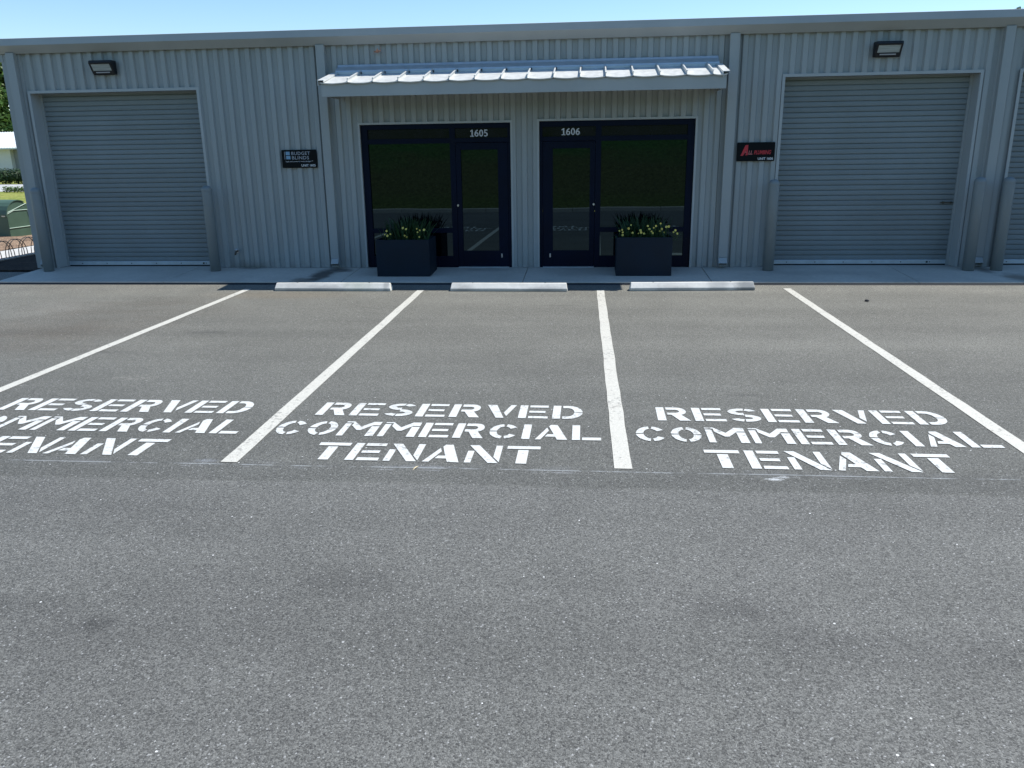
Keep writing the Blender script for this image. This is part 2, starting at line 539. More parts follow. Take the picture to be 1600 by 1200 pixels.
# ------------------------------------------------------------------ ground, lot, walks
SLAB_W, SLAB_E = .10, .045      # sidewalk height at the wall and at its edge
Y_EDGE = -1.215
def slab_z(y):
    t = min(1, max(0, y / Y_EDGE))
    return SLAB_W + (SLAB_E - SLAB_W) * t

structure(MB().quad((-400, -400, -.03), (400, -400, -.03), (400, 400, -.03), (-400, 400, -.03)).build('ground', M_lawn))
structure(MB().quad((-70, -14.42, 0), (80, -14.42, 0), (80, .2, 0), (-70, .2, 0)).build('parking_lot', M_asph))
# kerb behind the photographer and the grass bank that the windows mirror
k = MB()
for i in range(50):
    k.box(-70 + i * 3, -70 + i * 3 + 2.992, -14.58, -14.425, -.05, .13)
structure(k.build('kerb', M_conc, bevel=.015))
bank = MB()
nx, ny = 90, 34
for j in range(ny):
    for i in range(nx):
        x = -70 + 150 * i / (nx - 1)
        t = j / (ny - 1)
        y = -14.58 - 26 * t
        h = .10 + 7.4 * (t ** .95) + (random.uniform(-.12, .12) if 0 < j else 0) * min(1, t * 6)
        bank.v.append((x, y, h))
for j in range(ny - 1):
    for i in range(nx - 1):
        a = j * nx + i
        bank.f.append((a, a + 1, a + nx + 1, a + nx))
structure(bank.build('grass_bank', M_bank, smooth=True))

# sidewalk: recessed bed with separate slabs
sw = thing('sidewalk', None, None)
structure(sw)
XJ = [-4.32, -1.38, 1.60, 4.535, 7.465, 10.53, 13.5, 16.5, 19.5]
MB().prism_x([(.3, -.1), (Y_EDGE + .02, -.1), (Y_EDGE + .02, SLAB_E - .022), (.3, SLAB_W - .02)], XJ[0] + .01, XJ[-1] - .01).build('slab_base', M_base, sw)
MB().prism_x([(Y_EDGE - .001, .0), (Y_EDGE - .001, .026), (Y_EDGE - .010, .022), (Y_EDGE - .028, .003), (Y_EDGE - .030, .0)], XJ[0], XJ[-1]).build('slab_shade_strip', M_black, sw)  # near-black strip added along the slab foot as its line of shade
for a, b in zip(XJ[:-1], XJ[1:]):
    MB().prism_x([(.3, SLAB_W - .07), (Y_EDGE, -.02), (Y_EDGE, SLAB_E - .006), (Y_EDGE + .006, SLAB_E), (0, SLAB_W), (.3, SLAB_W)], a + .005, b - .005).build('paving_slab', M_conc, sw, bevel=.004)

# painted bay lines
for (x0, x1, y0, y1, w0, w1) in ((.255, .255, -1.68, -8.86, 0.108, .108), (3.02, 3.128, -1.79, -8.868, .108, .118),
                                 (5.748, 5.81, -1.752, -8.833, .111, .116), (8.512, 8.585, -1.57, -8.80, .11, .113)):
    mb = MB()
    n = 24
    L = []; Rr = []
    for i in range(n + 1):
        t = i / n
        x = x0 + (x1 - x0) * t + random.uniform(-.003, .003); y = y0 + (y1 - y0) * t
        w = (w0 + (w1 - w0) * t) / 2
        L.append((x - w + random.uniform(-.002, .002), y, .004)); Rr.append((x + w + random.uniform(-.002, .002), y, .004))
    for i in range(n):
        mb.quad(L[i], Rr[i], Rr[i + 1], L[i + 1])
    structure(mb.build('parking_line', M_line))

# ------------------------------------------------------------------ stencilled words
def band(cx, cy, rx, ry, a0, a1, tx=.25, ty=.165, n=None):
    n = n or max(3, int(abs(a1 - a0) / 12))
    o, i_ = [], []
    for q in range(n + 1):
        a = math.radians(a0 + (a1 - a0) * q / n)
        c, s_ = math.cos(a), math.sin(a)
        o.append((cx + (rx + tx / 2) * c, cy + (ry + ty / 2) * s_))
        i_.append((cx + (rx - tx / 2) * c, cy + (ry - ty / 2) * s_))
    return [[o[q], o[q + 1], i_[q + 1], i_[q]] for q in range(n)]
def rect(a, b, c, d): return [[(a, c), (b, c), (b, d), (a, d)]]
def arcp(cx, cy, rx, ry, a0, a1, n=7):
    return [(cx + rx * math.cos(math.radians(a0 + (a1 - a0) * i / n)), cy + ry * math.sin(math.radians(a0 + (a1 - a0) * i / n))) for i in range(n + 1)]
def g_C(last):
    return sum([band(.5, .5, .37, .41, a, b) for a, b in last], [])
GL = {
    'R': (1.04, rect(0, .27, 0, 1) + [[(.34, 1)] + arcp(.70, .71, .29, .29, 90, -70) + [(1.05, 0), (.70, 0), (.48, .43), (.34, .43), (.34, .585)] + arcp(.64, .70, .12, .115, -90, 90) + [(.34, .815)]]),
    'E': (1.0, rect(0, .27, 0, 1) + rect(.34, .98, .84, 1) + rect(.34, .90, .425, .575) + rect(.34, 1.0, 0, .16)),
    'S': (1.0, band(.5, .735, .35, .175, 18, 72, .26) + band(.5, .735, .35, .175, 80, 262, .26)
          + [[(.452, .652), (.46, .472), (.52, .455), (.51, .648)]] + band(.5, .265, .36, .175, 86, -95, .26, .18) + band(.5, .265, .36, .175, -103, -162, .26)),
    'V': (1.02, [[(0, 1), (.33, 1), (.69, 0), (.42, 0)]] + [[(.83, 1), (1.03, 1), (.76, .14), (.65, .40)]]),
    'D': (1.02, rect(0, .27, 0, 1) + [[(.34, 1)] + arcp(.52, .5, .50, .5, 90, 2, 9) + arcp(.52, .5, .22, .32, 3, 90, 7) + [(.34, .82)]]
          + [[(.34, .18)] + arcp(.52, .5, .22, .32, -90, -3, 7) + arcp(.52, .5, .50, .5, -2, -90, 9) + [(.34, 0)]]),
    'C': (1.0, g_C(((32, 82), (97, 176), (184, 263), (278, 328)))),
    'O': (1.02, g_C(((3, 82), (98, 176), (184, 262), (278, 357)))),
    'M': (1.28, rect(0, .22, 0, .86) + [[(.0, 1), (.28, 1), (.64, .64), (.98, 1), (1.28, 1), (1.28, .75), (1.04, .75), (.72, .40), (.57, .40), (.28, .72), (.28, .925), (.0, .925)]]
          + rect(1.0, 1.28, 0, .69)),
    'I': (.3, rect(0, .27, 0, 1)),
    'A': (1.08, [[(0, 0), (.19, 0), (.44, .60), (.36, .80)]] + [[(.48, 1), (.71, 1), (1.08, 0), (.74, 0), (.67, .19), (.33, .19), (.40, .35), (.61, .35), (.42, .88)]]),
    'L': (.98, rect(0, .27, 0, 1) + rect(.34, .98, 0, .175)),
    'T': (1.0, rect(0, 1.0, .825, 1) + rect(.34, .65, 0, .765)),
    'N': (1.02, rect(0, .20, 0, .66) + [[(0, 1), (.30, 1), (1.0, 0), (.70, 0)]] + [[(.82, 1), (1.02, 1), (1.02, .05), (.82, .335)]]),
}
def word(txt, x0, x1, ytop, ybot, parent, slope=0.0):
    gap = .15
    tot = sum(GL[c][0] for c in txt) + gap * (len(txt) - 1)
    W = (x1 - x0) / tot
    H = ytop - ybot
    x = x0
    for c in txt:
        mb = MB()
        w, polys = GL[c]
        for p in polys:
            q = [(x + a * W + random.uniform(-.0015, .0015), ybot + b * H + slope * (x - x0) + random.uniform(-.0015, .0015), .0045) for a, b in p]
            mb.add(q, [tuple(range(len(q)))])
        x += (w + gap) * W
        o = mb.build('stencil_letter', M_text, parent, fix=False)
        bm = bmesh.new(); bm.from_mesh(o.data)
        bmesh.ops.triangulate(bm, faces=bm.faces)
        for f in bm.faces:
            f.normal_update()
            if f.normal.z < 0: f.normal_flip()
        bm.to_mesh(o.data); bm.free()
for dx, dx3, lab, s_ in ((-2.742, 0, 'white stencilled bay wording cut off by the photo edge', .004),
                    (0, 0, 'white stencilled bay wording between the two central bay lines', 0),
                    (2.735, .02, 'white stencilled bay wording in the bay of the skewed wheel stop', .0)):
    t = thing('pavement_lettering', lab, 'pavement lettering', (0, 0, 0), 0, 'stencilled bay wording on the asphalt')
    word('RESERVED', 3.385 + dx, 5.535 + dx + dx3 * 2, -7.495, -7.825, t)
    word('COMMERCIAL', 3.195 + dx, 5.675 + dx + dx3 * 2, -7.975, -8.30, t, -.002)
    word('TENANT', 3.645 + dx, 5.246 + dx + dx3, -8.452, -8.785, t)

# ------------------------------------------------------------------ the building
B = thing('warehouse_unit', 'long grey corrugated metal warehouse with roller doors and two glazed entrances', 'building')
PITCH = .183
XL, XR = -4.39, 19.0
ZT = 3.80
REC = .037
def prof(x):
    """front surface of the box-rib sheet at x"""
    u = ((x + 4.33) % PITCH) / PITCH
    a, b, c = .40, .49, .88
    if u < a: return 0
    if u < b: return REC * (u - a) / (b - a)
    if u < c: return REC
    return REC * (1 - (u - c) / (1 - c))
def breaks(x0, x1):
    k = math.floor((x0 + 4.33) / PITCH)
    xs = [x0, x1]
    while True:
        b = -4.33 + k * PITCH
        if b > x1: break
        for u in (0, .40, .49, .88):
            x = b + u * PITCH
            if x0 + .002 < x < x1 - .002: xs.append(x)
        k += 1
    return sorted(xs)
def sheet(x0, x1, z0, z1):
    xs = breaks(x0, x1)
    mb = MB()
    for q in range(len(xs) - 1):
        a, b = xs[q], xs[q + 1]
        ya, yb = prof(a + 1e-5), prof(b - 1e-5)
        mb.quad((a, ya, z0), (b, yb, z0), (b, yb, z1), (a, ya, z1))
    # turned back edge so that the sheet has thickness at the lap
    mb.quad((x0, prof(x0 + 1e-5), z0), (x0, prof(x0 + 1e-5), z1), (x0, .06, z1), (x0, .06, z0))
    mb.quad((x1, prof(x1 - 1e-5), z0), (x1, .06, z0), (x1, .06, z1), (x1, prof(x1 - 1e-5), z1))
    return mb.build('wall_panel', M_wall, B)
OPEN = [(-3.985, -1.02, 3.085), (1.735, 4.262, 2.478), (4.735, 7.256, 2.488), (8.605, 11.525, 3.08), (12.14, 15.06, 3.08), (16.0, 18.9, 3.08)]
z0w = SLAB_W + .004
x = -4.33
while x < XR:
    xe = min(x + PITCH * 5, XR)
    cuts = [x, xe]
    for a, b, h in OPEN:
        for c in (a, b):
            if x + .01 < c < xe - .01: cuts.append(c)
    cuts.sort()
    for a, b in zip(cuts[:-1], cuts[1:]):
        mid = (a + b) / 2
        z0 = z0w
        for oa, ob, h in OPEN:
            if oa < mid < ob: z0 = h
        sheet(a + .0008, b - .0008, z0, ZT)
    x = xe
# screw rows on the siding: tiny domes, far too small to pick apart
scr = MB()
for zrow in (3.45, 2.55, 1.35, .2):
    q = -4.33
    while q < 16:
        xx = q + PITCH * .71
        ok = all(not (a - .05 < xx < b + .05 and zrow < h + .04) for a, b, h in OPEN)
        if ok:
            scr.box(xx - .007, xx + .007, REC - .006, REC + .002, zrow - .007, zrow + .007)
        q += PITCH
o = scr.build('panel_screws', M_trim, B); o['kind'] = 'stuff'
# body of the shed behind the sheets, side walls, back, roof
body = MB()
body.box(XL + .03, XL + .09, .07, 15, .0, 3.9)
body.box(XR - .06, XR, .07, 15, .0, 3.9)
body.box(XL + .03, XR, 14.94, 15.0, .0, 3.9)
for a, b, h in OPEN:
    pass
xs = [XL + .03] + [v for a, b, h in OPEN for v in (a - .02, b + .02)] + [XR]
for q in range(0, len(xs), 2):
    body.box(xs[q], xs[q + 1], .062, .12, .0, 3.85)
for a, b, h in OPEN:
    body.box(a - .02, b + .02, .062, .12, h, 3.85)
body.build('inner_wall', M_wall, B)
MB().add([(XL - .06, -.06, 3.93), (XR, -.06, 3.93), (XR, 7.5, 4.30), (XL - .06, 7.5, 4.30), (XL - .06, 15.1, 3.93), (XR, 15.1, 3.93)],
         [(0, 1, 2, 3), (3, 2, 5, 4)]).build('roof', M_galv, B)
MB().add([(XL - .06, -.02, 3.925), (XL - .06, 7.5, 4.29), (XL - .06, 15, 3.925), (XL - .06, 15, 3.6), (XL - .06, -.02, 3.6),
          (XL + .03, -.02, 3.925), (XL + .03, 7.5, 4.29), (XL + .03, 15, 3.925), (XL + .03, 15, 3.6), (XL + .03, -.02, 3.6)],
         [(0, 1, 2, 3, 4), (5, 9, 8, 7, 6), (0, 5, 6, 1), (1, 6, 7, 2), (2, 7, 8, 3), (3, 8, 9, 4), (4, 9, 5, 0)]).build('rake_trim', M_trim, B)
# eave gutter in four lapped lengths
GP = [(-.02, 3.724), (-.05, 3.717), (-.20, 3.830), (-.185, 3.938), (-.16, 3.945), (-.06, 3.94), (-.02, 3.94)]
gx = [-4.47, 1.9, 8.1, 14.2, XR + .1]
for i, (a, b) in enumerate(zip(gx[:-1], gx[1:])):
    p = GP if i % 2 == 0 else [(y * 1.012 - .0005, z) for y, z in GP]
    MB().prism_x(p, a, b + (.0 if i == 3 else .03)).build('eave_gutter', M_gut, B)
# corner trim
MB().add([(-4.40, -.012, z0w), (-4.285, -.012, z0w), (-4.285, .03, z0w), (-4.385, .03, z0w), (-4.385, .14, z0w), (-4.40, .14, z0w)] +
         [(-4.40, -.012, 3.74), (-4.285, -.012, 3.74), (-4.285, .03, 3.74), (-4.385, .03, 3.74), (-4.385, .14, 3.74), (-4.40, .14, 3.74)],
         [(0, 1, 7, 6), (1, 2, 8, 7), (2, 3, 9, 8), (3, 4, 10, 9), (4, 5, 11, 10), (5, 0, 6, 11), (5, 4, 3, 2, 1, 0), (6, 7, 8, 9, 10, 11)]).build('corner_trim', M_trim, B)
# downspouts
def downspout(xc, w):
    d = MB()
    y1, y0 = -.003, -.095
    d.box(xc - w / 2, xc + w / 2, y0, y1, .275, 3.73)
    o = d.build('downspout', M_trim, B, bevel=.008)
    e = MB()
    # kick-out shoe: open sloping box
    zt, zb, yo = .285, .185, -.145
    t = .006
    w2 = w / 2 - .006
    P = [(y1, zt), (y0, zt), (yo, zb), (yo + .055, zb - .035)]
    for sx in (-1, 1):
        xa, xb = sorted((xc + sx * w2, xc + sx * (w2 - t)))
        e.prism_x([(y1 - .004, zt - .004), (y0 + .004, zt - .004), (yo, zb), (yo + .05, zb - .045), (y1 - .004, zt - .10)], xa, xb)
    e.prism_x([(y0 + .004, zt - .012), (y0 + .010, zt - .012), (yo + .006, zb), (yo, zb)], xc - w2 + t, xc + w2 - t)
    e.prism_x([(y1 - .004, zt - .10), (y1 - .010, zt - .095), (yo + .05, zb - .04), (yo + .05, zb - .046)], xc - w2 + t, xc + w2 - t)
    e.build('spout_shoe', M_jtrim, o)
    s_ = MB()
    for zz in (3.35, 1.9, .55):
        s_.box(xc - w / 2 - .018, xc + w / 2 + .018, y0 - .004, y0 - .001, zz - .012, zz + .012)
    return o
for xc, w in ((-4.185, .146), (1.178, .143), (7.788, .150), (11.842, .142), (15.5, .145)):
    downspout(xc, w)

# roller doors ------------------------------------------------------
SP = .0815
slat_len = {}
def roller_door(x0, x1, h):
    yd = .25
    D = MB()
    t = .045
    # opening trim proud of the siding, jamb returns and head return (frame mesh is the part itself)
    D.box(x0 - t, x0, -.010, .0, z0w, h + t); D.box(x0 - .003, x0 + .0, 0, yd + .1, z0w, h)
    D.box(x1, x1 + t, -.010, .0, z0w, h + t); D.box(x1, x1 + .003, 0, yd + .1, z0w, h)
    D.box(x0, x1, -.010, .0, h, h + t); D.box(x0, x1, 0, yd + .1, h, h + .003)
    fr = D.build('roller_door', M_jtrim, B)
    # side guides
    for xa in (x0, x1 - .045):
        MB().box(xa + .001, xa + .044, yd - .018, yd + .05, z0w, h - .001).build('door_guide', M_trim, fr)
    # curtain: one interlocking slat after the other
    P = [(.018, .0), (-.002, .003), (-.004, .016), (-.0045, .034), (-.004, .054), (-.002, .069), (.018, .072), (.018, SP + .004), (.034, SP + .004), (.034, .0)]
    key = round(x1 - x0, 3)
    me = MB().prism_x([(yd + y, z) for y, z in P], 0, x1 - x0 - .06).mesh('slat', M_door)
    zb = .195
    n = int(math.ceil((h - zb) / SP))
    for i in range(n):
        z = zb + i * SP
        if z + SP > h + .06: break
        link('slat', me, fr, (x0 + .03, 0, z))
    bar = MB()
    bar.prism_x([(yd - .012, .125), (yd - .012, .185), (yd - .004, .193), (yd + .02, .193), (yd + .02, .125)], x0 + .046, x1 - .046)
    bar.build('bottom_bar', M_alu, fr)
    bl = MB()
    bl.prism_x([(yd - .004, .1005), (yd - .004, .124), (yd + .02, .124), (yd + .02, .1005)], x0 + .046, x1 - .046)
    bl.build('weather_seal', M_black, fr)
    bolts = MB()
    for q in range(6):
        xx = x0 + .3 + q * (x1 - x0 - .6) / 5
        bolts.box(xx - .007, xx + .007, yd - .018, yd - .012, .148, .162)
    bolts.box(x1 - .36, x1 - .335, yd - .026, yd - .012, .142, .168)
    o = bolts.build('bar_bolts', M_black, fr); o['kind'] = 'stuff'
    return fr
doors = [roller_door(a, b, h) for a, b, h in (OPEN[0], OPEN[3], OPEN[4], OPEN[5])]
# slide latch on the right-hand door
lt = MB()
lt.box(11.27, 11.475, .226, .236, 1.112, 1.127)
lt.box(11.30, 11.33, .218, .240, 1.104, 1.135)
lt.box(11.42, 11.445, .218, .240, 1.104, 1.135)
lt.build('slide_latch', M_brass, doors[1])

DIGIT = {
    '1': [[(.06, .80), (.34, 1), (.50, 1), (.50, .14), (.66, .14), (.66, 0), (.06, 0), (.06, .14), (.29, .14), (.29, .80), (.13, .68)]],
    '0': band(.34, .5, .235, .42, 0, 360, .19, .16, 20),
    '6': band(.34, .315, .235, .235, 0, 360, .19, .155, 18) + band(.60, .36, .495, .56, 96, 172, .19, .16, 6),
    '5': rect(.10, .60, .85, 1) + rect(.10, .27, .49, .85) + band(.28, .315, .265, .24, 118, -140, .20, .155, 14),
}
def number_text(txt, x0, x1, z0, z1, y, parent):
    w = (x1 - x0) / (len(txt) * .75 - .07)
    for i, ch in enumerate(txt):
        mb = MB()
        for k_, p in enumerate(DIGIT[ch]):
            q = [(x0 + (i * .75 + a) * w, y - .00005 * k_, z0 + b * (z1 - z0)) for a, b in p]
            mb.add(q, [tuple(range(len(q)))])
        mb.build('door_number', M_num, parent, fix=False)

# storefronts -------------------------------------------------------
def storefront(x0, x1, h, door_right, number):
    yf, yb = .035, .095       # frame faces
    yg = .072
    J = MB()
    t = .035
    J.box(x0 - t, x0, -.008, .0, z0w, h + t); J.box(x0 - .002, x0, 0, .12, z0w, h)
    J.box(x1, x1 + t, -.008, .0, z0w, h + t); J.box(x1, x1 + .002, 0, .12, z0w, h)
    J.box(x0, x1, -.008, .0, h, h + t); J.box(x0, x1, 0, .12, h, h + .002)
    S = J.build('storefront', M_jtrim, B)
    m = lambda v: v if door_right else x0 + x1 - v
    def bx(mb, a, b, y0, y1, z0, z1):
        a, b = sorted((m(a), m(b)))
        mb.box(a, b, y0, y1, z0, z1)
    w = x1 - x0
    xw0, xw1 = x0 + .115, x0 + 1.503       # window glass
    xd0, xd1 = x0 + 1.60, x1 - .055        # door leaf
    gd0, gd1 = x0 + 1.685, x1 - .222       # door glass
    F = MB()
    bx(F, x0 + .002, xw0, yf, yb, z0w, h - .001)            # side mullion
    bx(F, xw1, xd0 - .004, yf, yb, z0w, h - .001)           # centre mullion
    bx(F, xd1 + .004, x1 - .002, yf, yb, z0w, h - .001)     # hinge jamb
    bx(F, xw0, xw1, yf, yb, 2.398, h - .001)                # head
    bx(F, xd0 - .004, xd1 + .004, yf, yb, 2.398, h - .001)
    bx(F, xw0, xw1, yf, yb, 2.165, 2.245)                   # transom bars
    bx(F, xd0 - .004, xd1 + .004, yf, yb, 2.172, 2.245)
    bx(F, xw0, xw1, yf, yb, .692, .768)                     # intermediate rail
    bx(F, xw0, xw1, yf, yb, z0w, .292)                      # sill base
    F.build('frame', M_frame, S, bevel=.003)
    L = MB()
    yl0, yl1 = yf + .006, yb - .006
    bx(L, xd0, gd0, yl0, yl1, z0w + .012, 2.166)
    bx(L, gd1, xd1, yl0, yl1, z0w + .012, 2.166)
    bx(L, gd0, gd1, yl0, yl1, 2.055, 2.166)
    bx(L, gd0, gd1, yl0, yl1, z0w + .012, .382)
    L.build('door_leaf', M_frame, S, bevel=.003)
    for a, b, z0, z1 in ((xw0, xw1, 2.245, 2.398), (xd0, xd1, 2.245, 2.398), (xw0, xw1, .768, 2.165), (xw0, xw1, .292, .692), (gd0, gd1, .382, 2.055)):
        g = MB(); bx(g, a - .004, b + .004, yg, yg + .012, z0 - .004, z1 + .004)
        g.build('window_pane', M_transom if z0 == 2.245 else M_glass, S)
    # glazing stops: thin lighter beads
    K = MB()
    c = MB(); xl = m(x0 + 1.615)
    seg = 14
    for (zc, r) in ((1.15, .017),):
        vs = [(xl + r * math.cos(2 * PI * i / seg), yl0 - .014, zc + r * math.sin(2 * PI * i / seg)) for i in range(seg)]
        vs += [(xl + r * 1.25 * math.cos(2 * PI * i / seg), yl0 - .0005, zc + r * 1.25 * math.sin(2 * PI * i / seg)) for i in range(seg)]
        c.add(vs, [tuple(range(seg))] + [(i, (i + 1) % seg, seg + (i + 1) % seg, seg + i) for i in range(seg)])
    c.build('lock_cylinder', M_steel, S, smooth=False)
    p = MB(); bx(p, x1 - .190, x1 - .165, yl0 - .01, yl0 + .001, .27, .335)
    p.build('door_hinge_plate', M_steel, S, bevel=.004)
    hd = MB()
    th = MB(); bx(th, xd0, xd1, -.03, .10, z0w - .002, z0w + .010); th.build('threshold', M_alu, S)
    nx0, nx1 = (3.578, 3.882) if door_right else (5.093, 5.402)
    number_text(number, nx0, nx1, 2.264, 2.374, yg - .003, S)
    return S
s1 = storefront(1.735, 4.262, 2.478, True, '1605')
s2 = storefront(4.735, 7.256, 2.488, False, '1606')

# awning ------------------------------------------------------------
AX0, AX1 = 1.430, 7.560
AYF = -.93
def az(y): return 3.078 + (y - (AYF - .035)) * .222
A = MB()
A.box(AX0, AX1, AYF, AYF + .02, 2.872, 3.058)                     # fascia board
A.box(AX0, AX1, AYF + .02, AYF + .06, 2.872, 2.884)
# end closures
for xa, xb in ((AX0, AX0 + .02), (AX1 - .02, AX1)):
    A.prism_x([(AYF + .02, 2.884), (AYF + .02, 3.058), (.0, 3.27), (.0, 2.884)], xa, xb)
aw = A.build('awning', M_gut, B)
MB().box(AX0 + .02, AX1 - .02, AYF + .06, .0, 3.02, 3.03).build('soffit', M_gut, aw)
seam_px = [1.410, 1.853, 2.246, 2.641, 3.036, 3.429, 3.819, 4.22, 4.616, 5.009, 5.406, 5.788, 6.193, 6.586, 6.977, 7.356, 7.576]
def roof_panel(a, b, last):
    mb = MB()
    nx_, ny_ = 6, 7
    g = []
    for j in range(ny_ + 1):
        y = AYF - .035 + (.035 + .92) * j / ny_
        row = []
        for i in range(nx_ + 1):
            t = i / nx_
            sag = -.016 * (1 - (2 * t - 1) ** 2) * max(0, 1 - j / 2.2) + random.uniform(-.0012, .0012)
            yy = y + (.012 * (2 * t - 1) ** 4 if j == 0 else 0)
            row.append((a + .004 + (b - a - .008) * t, yy, az(y) + sag))
        g.append(row)
    for j in range(ny_):
        for i in range(nx_):
            mb.quad(g[j][i], g[j][i + 1], g[j + 1][i + 1], g[j + 1][i])
    # turned-down drip edge
    for i in range(nx_):
        p, q = g[0][i], g[0][i + 1]
        mb.quad((p[0], p[1] + .004, p[2] - .014), (q[0], q[1] + .004, q[2] - .014), q, p)
    # standing seam on the right-hand edge
    if not last:
        hh = .055
        y0, y1 = AYF - .035, AYF + .775
        P = [(b - .006, 0), (b - .006, hh), (b + .014, hh), (b + .014, hh - .010), (b + .004, hh - .010), (b + .004, 0)]
        n = len(P)
        mb.add([(x_, y0 + .01, az(y0) + z_) for x_, z_ in P] + [(x_, y1, az(y1) + z_) for x_, z_ in P],
               [(i, (i + 1) % n, n + (i + 1) % n, n + i) for i in range(n)] + [tuple(range(n)), tuple(range(n, 2 * n))[::-1]])
    return mb.build('roof_panel', M_galv, aw)
for i, (a, b) in enumerate(zip(seam_px[:-1], seam_px[1:])):
    roof_panel(a, b, i == len(seam_px) - 2)
# rake caps at both ends, ridge flashing up the wall
def rake_cap(x0, x1):
    y0, y1 = AYF - .04, -.19
    mb = MB()
    P = [(x0, -.05), (x0, .034), (x1, .034), (x1, .004), (x1 - .006, .004), (x1 - .006, .026), (x0 + .006, .026), (x0 + .006, -.05)]
    n = len(P)
    mb.add([(x_, y0, az(y0) + z_) for x_, z_ in P] + [(x_, y1, az(y1) + z_) for x_, z_ in P],
           [(i, (i + 1) % n, n + (i + 1) % n, n + i) for i in range(n)] + [tuple(range(n)), tuple(range(n, 2 * n))[::-1]])
    return mb.build('rake_cap', M_galv, aw)
rake_cap(1.388, 1.485); rake_cap(7.50, 7.598)
fl = MB()
fl.prism_x([(-.003, 3.33), (-.006, 3.418), (-.012, 3.418), (-.03, 3.385), (-.165, az(-.165) + .060), (-.170, az(-.165) + .034), (-.164, az(-.165) + .034), (-.159, az(-.16) + .052), (-.03, 3.33)], 1.44, 7.555)
fl.build('wall_flashing', M_flash, aw)
cl = MB()
for i, (a, b) in enumerate(zip(seam_px[:-1], seam_px[1:])):
    cl.box(a + .025, b - .012, -.167, -.161, az(-.165) + .002, az(-.165) + .035)
cl.build('seam_closure', M_flash, aw)

# ------------------------------------------------------------------ wall lights
def wall_light(xc, zc, label):
    t = thing('wall_light', label, 'wall light', (xc, 0, zc), 0, 'wall lights above the roller doors')
    w, hh = .198, .110
    P = [(0.0, -hh), (-.045, -hh), (-.062, -hh + .02), (-.165, hh - .035), (-.158, hh - .008), (-.14, hh), (0.0, hh)]
    MB().prism_x(P, -w, w).build('housing', M_black, t, bevel=.008)
    # sloping face basis
    a = Vector((0, -.062, -hh + .02)); b = Vector((0, -.165, hh - .035))
    up = (b - a); L = up.length; up.normalize()
    nrm = Vector((1, 0, 0)).cross(up).normalized()
    if nrm.y > 0: nrm = -nrm
    def pt(u, v, d): return tuple(Vector((u, 0, 0)) + a + up * v + nrm * d)
    def slab(u0, u1, v0, v1, d0, d1):
        return MB().add([pt(u0, v0, d0), pt(u1, v0, d0), pt(u1, v1, d0), pt(u0, v1, d0), pt(u0, v0, d1), pt(u1, v0, d1), pt(u1, v1, d1), pt(u0, v1, d1)],
                        [(0, 3, 2, 1), (4, 5, 6, 7), (0, 1, 5, 4), (1, 2, 6, 5), (2, 3, 7, 6), (3, 0, 4, 7)])
    fr = MB()
    for q in ((-.19, -.165, -.0, L), (.165, .19, -.0, L), (-.165, .165, L - .022, L), (-.165, .165, 0, .05)):
        s_ = slab(*q, .001, .014); fr.add(s_.v, s_.f)
    fr.build('lens_frame', M_black, t)
    slab(-.164, .164, .051, L - .023, .0015, .006).build('lens', M_lens, t)
    slab(-.12, .12, .018, .036, .0145, .018).build('name_strip', M_grey, t)
    return t
wall_light(-2.565, 3.462, 'black wall light with pale sloping lens above the left roller door')
wall_light(10.088, 3.442, 'black wall light with pale sloping lens above the roller door beside the red lettered sign')

# ------------------------------------------------------------------ signs
def sign_panel(t, x0, x1, z0, z1):
    mb = MB()
    r = .014
    pts = []
    for cx, cz, a in ((x1 - r, z1 - r, 0), (x0 + r, z1 - r, 90), (x0 + r, z0 + r, 180), (x1 - r, z0 + r, 270)):
        for q in range(4):
            an = math.radians(a + q * 30)
            pts.append((cx + r * math.cos(an), cz + r * math.sin(an)))
    n = len(pts)
    mb.add([(x, -.024, z) for x, z in pts] + [(x, -.004, z) for x, z in pts],
           [tuple(range(n)), tuple(range(n, 2 * n))[::-1]] + [(i, (i + 1) % n, n + (i + 1) % n, n + i) for i in range(n)])
    return mb.build('sign_panel', M_sign, t, bevel=.002)
YT = -.0255
t = thing('unit_sign', 'black wall sign with pale blue window logo and unit 1605 lettering', 'wall sign')
sign_panel(t, .362, .966, 1.802, 2.098)
lg = MB()
lg.box(.435, .506, YT - .0005, YT + .001, 2.012, 2.068)
lg.box(.440, .512, YT - .0005, YT + .001, 1.944, 1.999)
lg.build('logo', M_blue, t)
MB().box(.412, .420, YT - .0005, YT + .001, 1.944, 2.068).build('logo_bar', M_grey, t)
wall_text('lettering', 'BUDGET', .535, .858, 2.012, 2.066, YT, M_grey, t, .006, 0, 1.1)
wall_text('lettering', 'BLINDS', .540, .835, 1.940, 1.994, YT, M_grey, t, .006, 0, 1.1)
wall_text('tagline', 'Style and service for every budget.\u2122', .425, .900, 1.892, 1.919, YT, M_num, t, .004)
wall_text('unit_lettering', 'UNIT 1605', .695, .940, 1.822, 1.860, YT, M_white, t, .014)
t = thing('unit_sign', 'black wall sign with red slanted company lettering and unit 1606', 'wall sign')
sign_panel(t, 7.925, 8.522, 1.814, 2.106)
